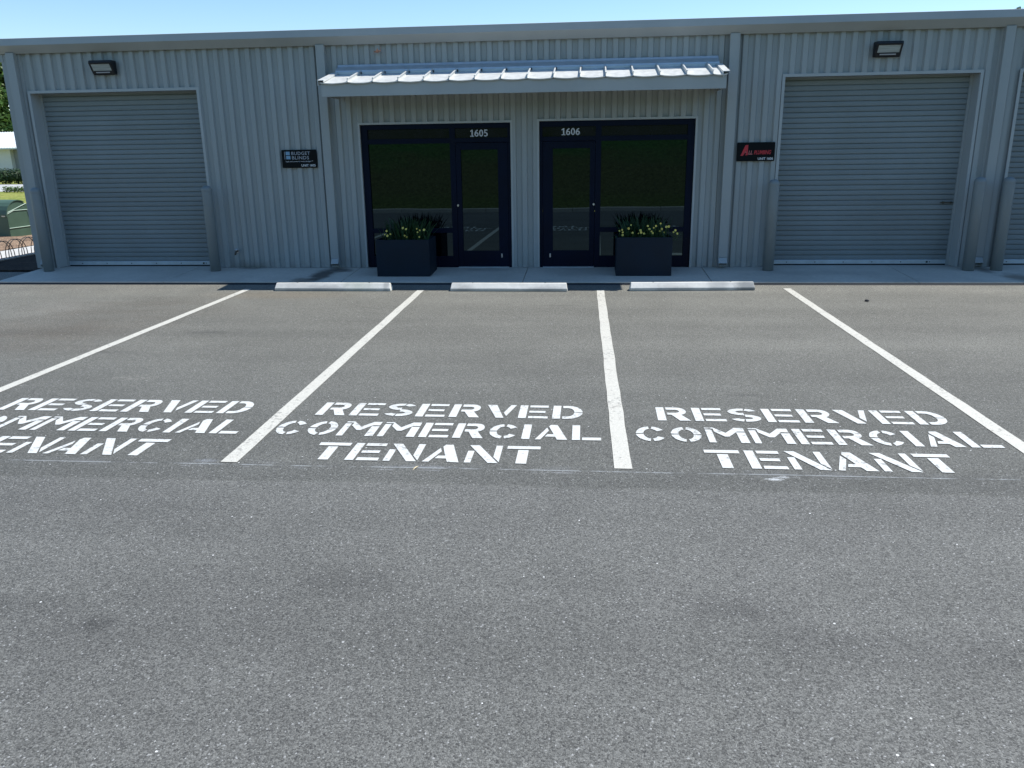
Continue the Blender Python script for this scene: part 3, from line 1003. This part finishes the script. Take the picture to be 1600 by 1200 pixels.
# tall slanted letter with a dark inner cut
MB().add([(7.985, YT, 1.900), (8.025, YT, 1.900), (8.078, YT, 1.985), (8.064, YT, 1.905), (8.098, YT, 1.912), (8.100, YT, 2.068), (8.056, YT, 2.062)],
         [(0, 1, 2, 6), (2, 5, 6), (2, 3, 4, 5)]).build('lettering', M_red, t)
MB().quad((8.05, YT, 1.956), (8.062, YT, 1.975), (8.078, YT, 1.958), (8.066, YT, 1.944)).build('logo_drop', M_pink, t)
wall_text('lettering', 'LL', 8.108, 8.172, 1.918, 1.980, YT, M_pink, t, .02, .25)
wall_text('lettering', 'PLUMBING', 8.196, 8.464, 1.918, 1.982, YT, M_red, t, .03, .25)
wall_text('unit_lettering', 'UNIT 1606', 8.262, 8.502, 1.832, 1.872, YT, M_white, t, .014)

# ------------------------------------------------------------------ bollards
bp = [(.0865, 0), (.0865, 1.335), (.0845, 1.352), (.088, 1.362), (.0865, 1.39), (.078, 1.414), (.06, 1.434), (.035, 1.446), (.006, 1.45)]
bme = MB().lathe(bp, 28).mesh('bollard', M_boll, smooth=True)
for (bx_, by_, lab) in ((-4.00, -.28, 'grey bollard at the left corner of the building'),
                        (-.915, -.27, 'grey bollard standing to the right of the left roller door'),
                        (8.495, -.27, 'grey bollard between the red lettered sign and the roller door'),
                        (11.62, -.28, 'grey bollard right of the latched roller door, in front of the downspout'),
                        (12.05, -.28, 'grey bollard beside the half seen roller door at the right edge'),
                        (15.17, -.28, 'grey bollard beyond the right edge of the photo')):
    if bx_ > 14: continue
    o = link('bollard', bme, None, (bx_, by_, slab_z(by_) - .002))
    tag(o, lab, 'bollard', 'bollards guarding the roller doors')

# ------------------------------------------------------------------ wheel stops
def wheel_stop(x0, x1, y0, y1, label):
    L = math.hypot(x1 - x0, y1 - y0)
    t = thing('wheel_stop', label, 'wheel stop', ((x0 + x1) / 2, (y0 + y1) / 2, 0), math.atan2(y1 - y0, x1 - x0), 'concrete wheel stops at the heads of the bays')
    h = L / 2
    # cross sections along the length: ends taper slightly inwards towards the top
    P = [(.014, 0), (0, .042), (.058, .112), (.064, .117), (.106, .117), (.112, .112), (.170, .042), (.160, 0)]
    mb = MB()
    n = len(P)
    secs = []
    for u in (-h, -h * .6, -h * .2, h * .2, h * .6, h):
        secs.append([(u * (1 - (.022 * z / .12 if abs(u) == h else 0)) + 0, y + random.uniform(-.002, .002), z + (random.uniform(-.0015, .0015) if z > 0 else 0)) for y, z in P])
    for s_ in secs: mb.v += s_
    for k_ in range(len(secs) - 1):
        for i in range(n):
            mb.f.append((k_ * n + i, k_ * n + (i + 1) % n, (k_ + 1) * n + (i + 1) % n, (k_ + 1) * n + i))
    mb.f.append(tuple(range(n))); mb.f.append(tuple((len(secs) - 1) * n + i for i in range(n))[::-1])
    mb.build('concrete_bar', M_stop, t, bevel=.006)
    pins = MB()
    for u in (-h * .62, h * .62):
        pins.lathe([(.013, .118), (.013, .126), (.008, .128)], 10, (u, .088, -.006))
    pins.build('anchor_pins', M_brass, t)
    return t
wheel_stop(.746, 2.575, -1.860, -1.868, 'pale concrete wheel stop below the dark rust stain on the sidewalk')
wheel_stop(3.489, 5.26, -1.862, -1.872, 'pale concrete wheel stop in the middle bay, between the two planters')
wheel_stop(6.185, 8.022, -1.815, -1.733, 'slightly skewed pale concrete wheel stop scuffed dark at one end, below the flowering planter')

# ------------------------------------------------------------------ planters and planting
def planter(x0, x1, yf, depth, h, label):
    zf = slab_z(yf) + .0
    t = thing('planter', label, 'planter', ((x0 + x1) / 2, yf + depth / 2, slab_z(yf + depth / 2)), 0, 'planters beside the entrances')
    w = (x1 - x0) / 2; d = depth / 2; th = .022
    mb = MB()
    zb = .004
    o_ = [(-w, -d), (w, -d), (w, d), (-w, d)]
    i_ = [(-w + th, -d + th), (w - th, -d + th), (w - th, d - th), (-w + th, d - th)]
    tilt = [slab_z(t.location.y + y) - t.location.z + .003 for x, y in o_]
    vs = [(x, y, tilt[q]) for q, (x, y) in enumerate(o_)] + [(x, y, h) for x, y in o_] + [(x, y, h) for x, y in i_] + [(x, y, h - .09) for x, y in i_]
    fs = [(3, 2, 1, 0)]
    for q in range(4):
        r = (q + 1) % 4
        fs += [(q, r, 4 + r, 4 + q), (4 + q, 4 + r, 8 + r, 8 + q), (8 + q, 8 + r, 12 + r, 12 + q)]
    fs.append((12, 13, 14, 15))
    mb.add(vs, fs)
    mb.build('box', M_planter, t, bevel=.005)
    MB().box(-w + th + .001, w - th - .001, -d + th + .001, d - th - .001, h - .085, h - .05).build('soil', M_soil, t)
    return t, t.location.copy(), w, d, t.location.z + h
def blade(mb, x, y, z, ang, lean, L, w, bend):
    n = 5
    dx, dy = math.cos(ang), math.sin(ang)
    sx, sy = -dy, dx
    if abs(sx) < .35: sx, sy = (.8, .6)
    pl = pr = None
    for i in range(n + 1):
        t = i / n
        r = L * (math.sin(lean) * t + bend * t * t)
        zz = z + L * math.cos(lean) * t - L * bend * .55 * t * t * t
        ww = w * (1 - t ** 2.2) * .5 + .0008
        cx, cy = x + dx * r, y + dy * r
        a, b = (cx - sx * ww, cy - sy * ww, zz), (cx + sx * ww, cy + sy * ww, zz)
        if pl: mb.quad(pl, pr, b, a)
        pl, pr = a, b
def planting(P, label, flabel, flowers, hmin, hmax, shift):
    t, c, w, d, zt = P
    zs = zt - .06
    mb = MB()
    for q in range(190):
        rx = random.triangular(-w + .06, w - .06, shift)
        ry = random.uniform(-d * .35, d * .8)
        ang = random.uniform(0, 2 * PI)
        if random.random() < .6:
            ang = 0 if rx > shift else PI
            ang += random.uniform(-.9, .9)
        lean = random.uniform(.0, .5) * (.35 + abs(rx) / w)
        blade(mb, c.x + rx, c.y + ry, zs, ang, lean, random.uniform(hmin, hmax), random.uniform(.022, .036), random.uniform(.02, .25))
    pl = mb.build('strappy_plant', M_strap, fix=False)
    tag(pl, label, 'plant', 'dark strap leaved plants in the planters')
    # flowers with a cushion of small leaves
    f = thing('flowering_plant', flabel, 'flowers', (c.x, c.y, zs), 0, 'yellow flowers in the planters')
    lv = MB()
    spots = flowers
    for (fx, fy, fz) in spots:
        for q in range(26):
            px = fx - c.x + random.gauss(0, .05); py = max(-d + .02, min(d, fy - c.y + random.gauss(0.02, .05))); pz = random.uniform(-.0, max(.03, fz - zs - .005))
            a = random.uniform(0, 2 * PI); s_ = random.uniform(.012, .024); tl = random.uniform(-.5, .9)
            ux = Vector((math.cos(a), math.sin(a), 0)); uy = Vector((-math.sin(a) * math.cos(tl), math.cos(a) * math.cos(tl), math.sin(tl)))
            o_ = Vector((px, py, pz))
            lv.quad(o_ - ux * s_ * .5, o_ - uy * s_ * .6, o_ + ux * s_ * .5, o_ + uy * s_)
        lv.tube([(fx - c.x, fy - c.y + .02, 0), (fx - c.x, fy - c.y + .004, fz - zs)], .003, 5)
    o = lv.build('foliage', M_small, f, fix=False); o['kind'] = 'stuff'
    for (fx, fy, fz) in spots:
        r = random.uniform(.013, .022)
        mb = MB()
        roll = random.uniform(0, 1.2)
        tx, tz = random.uniform(-.4, .4), random.uniform(-.1, .7)
        nrm = Vector((tx, -1, tz)).normalized()
        ux = nrm.cross(Vector((0, 0, 1))).normalized(); uz = ux.cross(nrm).normalized()
        ce = Vector((fx - c.x, fy - c.y, fz - zs))
        for k_ in range(5):
            a = roll + k_ * 2 * PI / 5
            pts = []
            for q in range(7):
                aa = a + (q - 3) / 3 * .62
                rr = r * (1.0 - .18 * abs(q - 3) / 3) * (1 - .10 * (q == 3))
                p = ce + (ux * math.cos(aa) + uz * math.sin(aa)) * rr + nrm * (.006 + .0006 * k_)
                pts.append(tuple(p))
            base = tuple(ce + nrm * (.001 + .0006 * k_))
            mb.add([base] + pts, [tuple(range(8))])
        fo = mb.build('flower', M_petal, f, fix=False)
        e = MB()
        e.add([tuple(ce + nrm * .009 + (ux * math.cos(2 * PI * q / 6) + uz * math.sin(2 * PI * q / 6)) * r * .22) for q in range(6)], [tuple(range(6))])
        e.build('flower_eye', M_eye, fo, fix=False)
P1 = planter(2.10, 2.985, -.80, .62, .585, 'dark slate box planter with sparse yellow flowers by the entrance numbered 1605')
P2 = planter(6.006, 6.888, -.755, .62, .60, 'dark slate box planter full of yellow flowers by the entrance numbered 1606')
def px_flowers(lst, P, yoff=0.05):
    # flower heads given in the planter front's own frame: metres from its left edge and above its rim
    t, c, w, d, zt = P
    return [(c.x - w + a, c.y - d + yoff + random.uniform(0, .05), zt + b) for a, b in lst]
fl1 = px_flowers([(.145, .078), (.175, .135), (.195, .06), (.235, .085), (.475, .063), (.505, .038), (.675, .17), (.725, .142), (.69, .112), (.72, .04), (.80, .15), (.45, .18), (.51, .165)], P1)
fl2 = px_flowers([(.045, .095), (.085, .115), (.10, .075), (.10, .03), (.19, .135), (.23, .185), (.255, .065), (.345, .055), (.38, .10), (.39, .07), (.435, .05), (.49, .17),
                  (.52, .12), (.555, .085), (.585, .145), (.575, .06), (.62, .17), (.69, .21), (.685, .085), (.71, .125), (.755, .07), (.785, .155), (.82, .165), (.90, .07), (.925, .10), (.955, .05)], P2)
planting(P1, 'dark strap leaved plant in the planter with few flowers, before the 1605 window', 'few scattered yellow flowers along the rim of the planter by 1605', fl1, .27, .44, .0)
planting(P2, 'dark strap leaved plant in the planter full of flowers, before the 1606 window', 'many yellow flowers along the rim of the planter by 1606', fl2, .24, .42, -.05)

# ------------------------------------------------------------------ small things on the wall and the asphalt
t = thing('hose_bib', 'small dark outdoor tap low on the siding right of the left roller door', 'tap', (-.60, 0, .378))
MB().tube([(0, .03, .02), (0, -.05, .02)], .014, 10).build('pipe', M_brass, t, smooth=True)
MB().tube([(0, -.04, .02), (0, -.085, .012), (-.005, -.11, -.035)], [.019, .019, .013], 10).build('spout', M_brass, t, smooth=True)
hw = MB()
hw.tube([(.045 * math.cos(a * PI / 5), -.085 + .01, .05 + 0) if False else (.038 * math.cos(a * PI / 5) + .012, -.07 + .038 * math.sin(a * PI / 5), .058) for a in range(11)], .006, 6)
hw.tube([(.0, -.07, .02), (.012, -.07, .058)], .006, 6)
hw.tube([(-.026, -.07, .058), (.05, -.07, .058)], .004, 6)
hw.build('handwheel', M_steel, t)
MB().tube([(0, -.002, .02), (0, -.012, .02)], .034, 12).build('escutcheon', M_steel, t)
lf = MB()
def leafshape(mb, c, ax, ay, L, W, curl):
    n = 6
    c = Vector(c); ax = Vector(ax).normalized(); ay = Vector(ay).normalized(); nz = ax.cross(ay).normalized()
    rows = []
    for i in range(n + 1):
        t_ = i / n
        w_ = W * math.sin(PI * min(.97, max(.04, t_))) ** .8 * .5
        mid = c + ax * (t_ - .5) * L + nz * curl * (2 * t_ - 1) ** 2
        rows.append((mid - ay * w_ + nz * w_ * .4, mid, mid + ay * w_ + nz * w_ * .4))
    for i in range(n):
        for q in range(2):
            mb.quad(rows[i][q], rows[i][q + 1], rows[i + 1][q + 1], rows[i + 1][q])
leafshape(lf, (2.13, -.05, 3.597), (1, 0, .08), (0, .6, 1), .13, .055, .02)
leafshape(lf, (2.125, -.065, 3.612), (.3, -.5, 1), (1, .2, -.2), .075, .035, .012)
lf.tube([(2.165, -.05, 3.61), (2.18, -.04, 3.655), (2.178, -.02, 3.69)], .003, 5)
lf.tube([(2.075, -.05, 3.59), (2.05, -.04, 3.565)], .003, 5)
tag(lf.build('dry_leaf', M_dry, fix=False), 'curled dry brown leaf caught on the siding above the awning', 'leaf')
lf = MB()
leafshape(lf, (4.437, -8.90, .012), (.35, 1, 0), (1, -.35, .1), .075, .014, .010)
tag(lf.build('grass_blade', M_straw, fix=False), 'thin straw coloured blade lying on the asphalt below the middle wording', 'grass blade')
pb = MB().lathe([(.002, 0), (.026, .003), (.030, .012), (.022, .022), (.004, .026)], 9, (9.328, -2.62, .002))
tag(pb.build('pebble', M_black), 'small black pebble alone on the asphalt right of the skewed wheel stop', 'pebble')

# ------------------------------------------------------------------ left background
structure(MB().box(-6.28, -4.42, .25, 14, -.02, .03).build('planting_bed', M_bed))
structure(MB().box(-6.36, -6.285, .25, 14, -.02, .055).build('bed_edging', M_conc))
structure(MB().box(-7.62, -6.37, .25, 40, -.02, .02).build('path', M_walk))
mu = MB()
n = 22
for j in range(n):
    for i in range(n):
        x = -18 + (10.36) * i / (n - 1); y = 2.0 + 7.2 * j / (n - 1)
        mu.v.append((x, y, -.01 + random.uniform(0, .035) + .03))
for j in range(n - 1):
    for i in range(n - 1):
        a = j * n + i
        mu.f.append((a, a + 1, a + n + 1, a + n))
structure(mu.build('mulch_bed', M_mulch))
structure(MB().quad((-200, 36.2, -.01), (-14, 36.2, -.01), (-14, 50, -.01), (-200, 50, -.01)).build('road', M_road))
# low hoop edging
t = thing('hoop_edging', 'row of low black wire hoops along the dark bed at the building corner', 'edging', (-6.40, 0, .02))
for i in range(11):
    y0 = .35 + i * .40
    hp = MB()
    for dxx in (0.0, -.07):
        pts = [(dxx, y0 + .29 * (1 - math.cos(PI * a / 12)) , .02 + .36 * math.sin(PI * a / 12) ** .8) for a in range(13)]
        hp.tube(pts, .0085, 6)
    hp.build('hoop', M_wire, t, smooth=True)
MB().tube([(-.035, .3, .03), (-.035, 5.0, .03)], .007, 6).build('bottom_rail', M_wire, t)
# green utility cabinet
n1 = Vector((.97, -.24, 0)).normalized()
t = thing('utility_cabinet', 'green metal utility cabinet with sloping lid on the mulch left of the building', 'utility cabinet', (-9.66, 6.45, 0), math.atan2(n1.y, n1.x))
# local frame: x = outwards from the end face, y = depth (to the right as seen), profile in (y,z)
LEN, DEP = 1.7, .92
PR = [(0, -.02), (0, .60), (.02, .70), (.07, .80), (.15, .88), (.25, .93), (.36, .945), (.46, .93), (.54, .90), (.66, .84), (DEP - .06, .70), (DEP, -.02)]
MB().prism_x(PR, -LEN, 0).build('body', M_green, t, bevel=.01)
lid = MB()
LP = [(-.03, .56), (-.03, .61), (.0, .715), (.06, .82), (.15, .905), (.25, .955), (.36, .97), (.47, .955), (.55, .92), (.56, .90), (.46, .935), (.36, .95), (.25, .935), (.15, .885), (.07, .80), (.02, .70), (-.004, .60), (-.004, .56)]
lid.prism_x(LP, -LEN - .02, .02)
lid.build('lid', M_green, t)
ed = MB()
for a, b in (((.02, .66), (.60, .86)), ((-.0, .62), (.20, .70)), ((.20, .70), (.62, .70)), ((.62, .70), (.70, .25)), ((.0, .25), (.71, .27))):
    (ya, za), (yb, zb) = a, b
    ed.tube([(.008, ya, za), (.008, yb, zb)], .011, 5)
ed.build('edge_flange', M_green_lt, t)
hd = MB().box(-.16, -.04, -.035, -.002, .55, .58)
hd.build('handle', M_steel, t)

def leaves(mb, c, r, n, size, squash=1.0, shell=.35):
    for q in range(n):
        d = Vector((random.gauss(0, 1), random.gauss(0, 1), random.gauss(0, 1))).normalized()
        rr = (shell + (1 - shell) * random.random() ** .6)
        p = Vector((c[0] + d.x * r[0] * rr, c[1] + d.y * r[1] * rr, c[2] + d.z * r[2] * rr))
        a = Vector((random.uniform(-1, 1), random.uniform(-1, 1), random.uniform(-.4, .8))).normalized()
        b = a.cross(d + Vector((0, 0, .3))).normalized()
        s_ = size * random.uniform(.6, 1.3)
        mb.quad(p - a * s_, p - b * s_ * .55, p + a * s_, p + b * s_ * .55)
def tree(x, y, h, r, mat, label, clumps=34, per=150, size=.28, group='tall trees behind the white building'):
    t = thing('tree', label, 'tree', (x, y, 0), 0, group)
    tr = MB()
    tr.tube([(0, 0, -.1), (.1, .05, h * .25), (.05, .1, h * .55), (0, 0, h * .85)], [h * .022, h * .017, h * .011, h * .003], 10)
    for q in range(9):
        a = q * 2.4; z0 = h * (.28 + .05 * q)
        rr = r * (.8 - .04 * q)
        tr.tube([(.07, .07, z0), (math.cos(a) * rr * .5, math.sin(a) * rr * .5, z0 + h * .08), (math.cos(a) * rr, math.sin(a) * rr, z0 + h * .14)], [h * .008, h * .005, h * .0015], 6)
    tr.build('trunk', M_bark, t, smooth=True)
    cr = MB()
    for q in range(clumps):
        u = random.random()
        z = h * (.26 + .70 * u)
        prof_ = math.sin(PI * min(1, .12 + u * .88)) ** .7
        a = random.uniform(0, 2 * PI); rr = r * prof_ * random.uniform(.35, 1.0)
        k_ = random.uniform(.13, .24) * r * 1.4
        leaves(cr, (math.cos(a) * rr, math.sin(a) * rr, z), (k_, k_, k_ * .75), per, size)
    cr.build('crown', mat, t, fix=False)
    return t
tree(-65.5, 84, 15.0, 6.5, M_leafA, 'tall leafy tree behind the white building, at the left edge', 110, 260, .30)
tree(-55.0, 90, 12.5, 6.5, M_leafB, 'dark tall tree hidden mostly behind the building corner', 80, 200, .32)
tree(-78.0, 82, 16.0, 6.5, M_leafB, 'dark tree further left behind the white building', 80, 200, .32)
tree(33.2, 45, 10.35, 4.2, M_leafB, 'tree top just showing above the roof at the right corner', 40, 130, .18, None)
# hedge and shrubs
def shrub(x, y, rx, ry, h, label, mat, n, size, name='shrub', group=None):
    mb = MB()
    k_ = max(2, int(rx / h * 2.5))
    for q in range(k_):
        cx = -rx + 2 * rx * (q + .5) / k_
        leaves(mb, (x + cx, y + random.uniform(-.1, .1) * ry, h * .48 - .03), (rx / k_ * 1.35, ry, h * .52 * random.uniform(.9, 1.08)), n, size, 1, .3)
    o = mb.build(name, mat, fix=False)
    return tag(o, label, 'shrub', group)
shrub(-42.6, 51.8, 1.15, 1.0, 1.35, 'round dark green shrub by the white building wall', M_hedge, 1500, .085, 'shrub', 'clipped shrubs along the road')
shrub(-40.3, 51.8, 1.15, 1.0, 1.30, 'round dark green shrub beside the grey part of the building', M_hedge, 1500, .085, 'shrub', 'clipped shrubs along the road')
shrub(-45.0, 51.8, 1.2, 1.0, 1.3, 'dark green shrub left of the others', M_hedge, 1300, .085, 'shrub', 'clipped shrubs along the road')
shrub(-30.3, 35.1, .8, .3, .42, 'low yellow green shrub at the near road edge', M_leafA, 130, .06)
# white building
W = thing('white_building', 'low white building with pale metal roof across the road', 'building', (-52, 66, 0))
MB().box(-16, -.8, 0, 10, -.1, 2.95).build('wall', M_wb, W)
MB().box(-.8, 9, .5, 10, -.1, 2.9).build('side_wall', M_wbg, W)
rf = MB()
rf.prism_x([(-.9, 2.93), (-.9, 3.05), (4.6, 4.72), (10.6, 3.05), (10.6, 2.93), (4.6, 4.58)], -17, 9.5)
rf = rf.build('roof', M_wbr, W)
rb = MB()
for i in range(88):
    x_ = -16.9 + i * .3
    rb.prism_x([(-.89, 3.056), (-.89, 3.10), (4.6, 4.77), (4.6, 4.726)], x_, x_ + .06)
o = rb.build('roof_ribs', M_wbr, rf); o['kind'] = 'stuff'
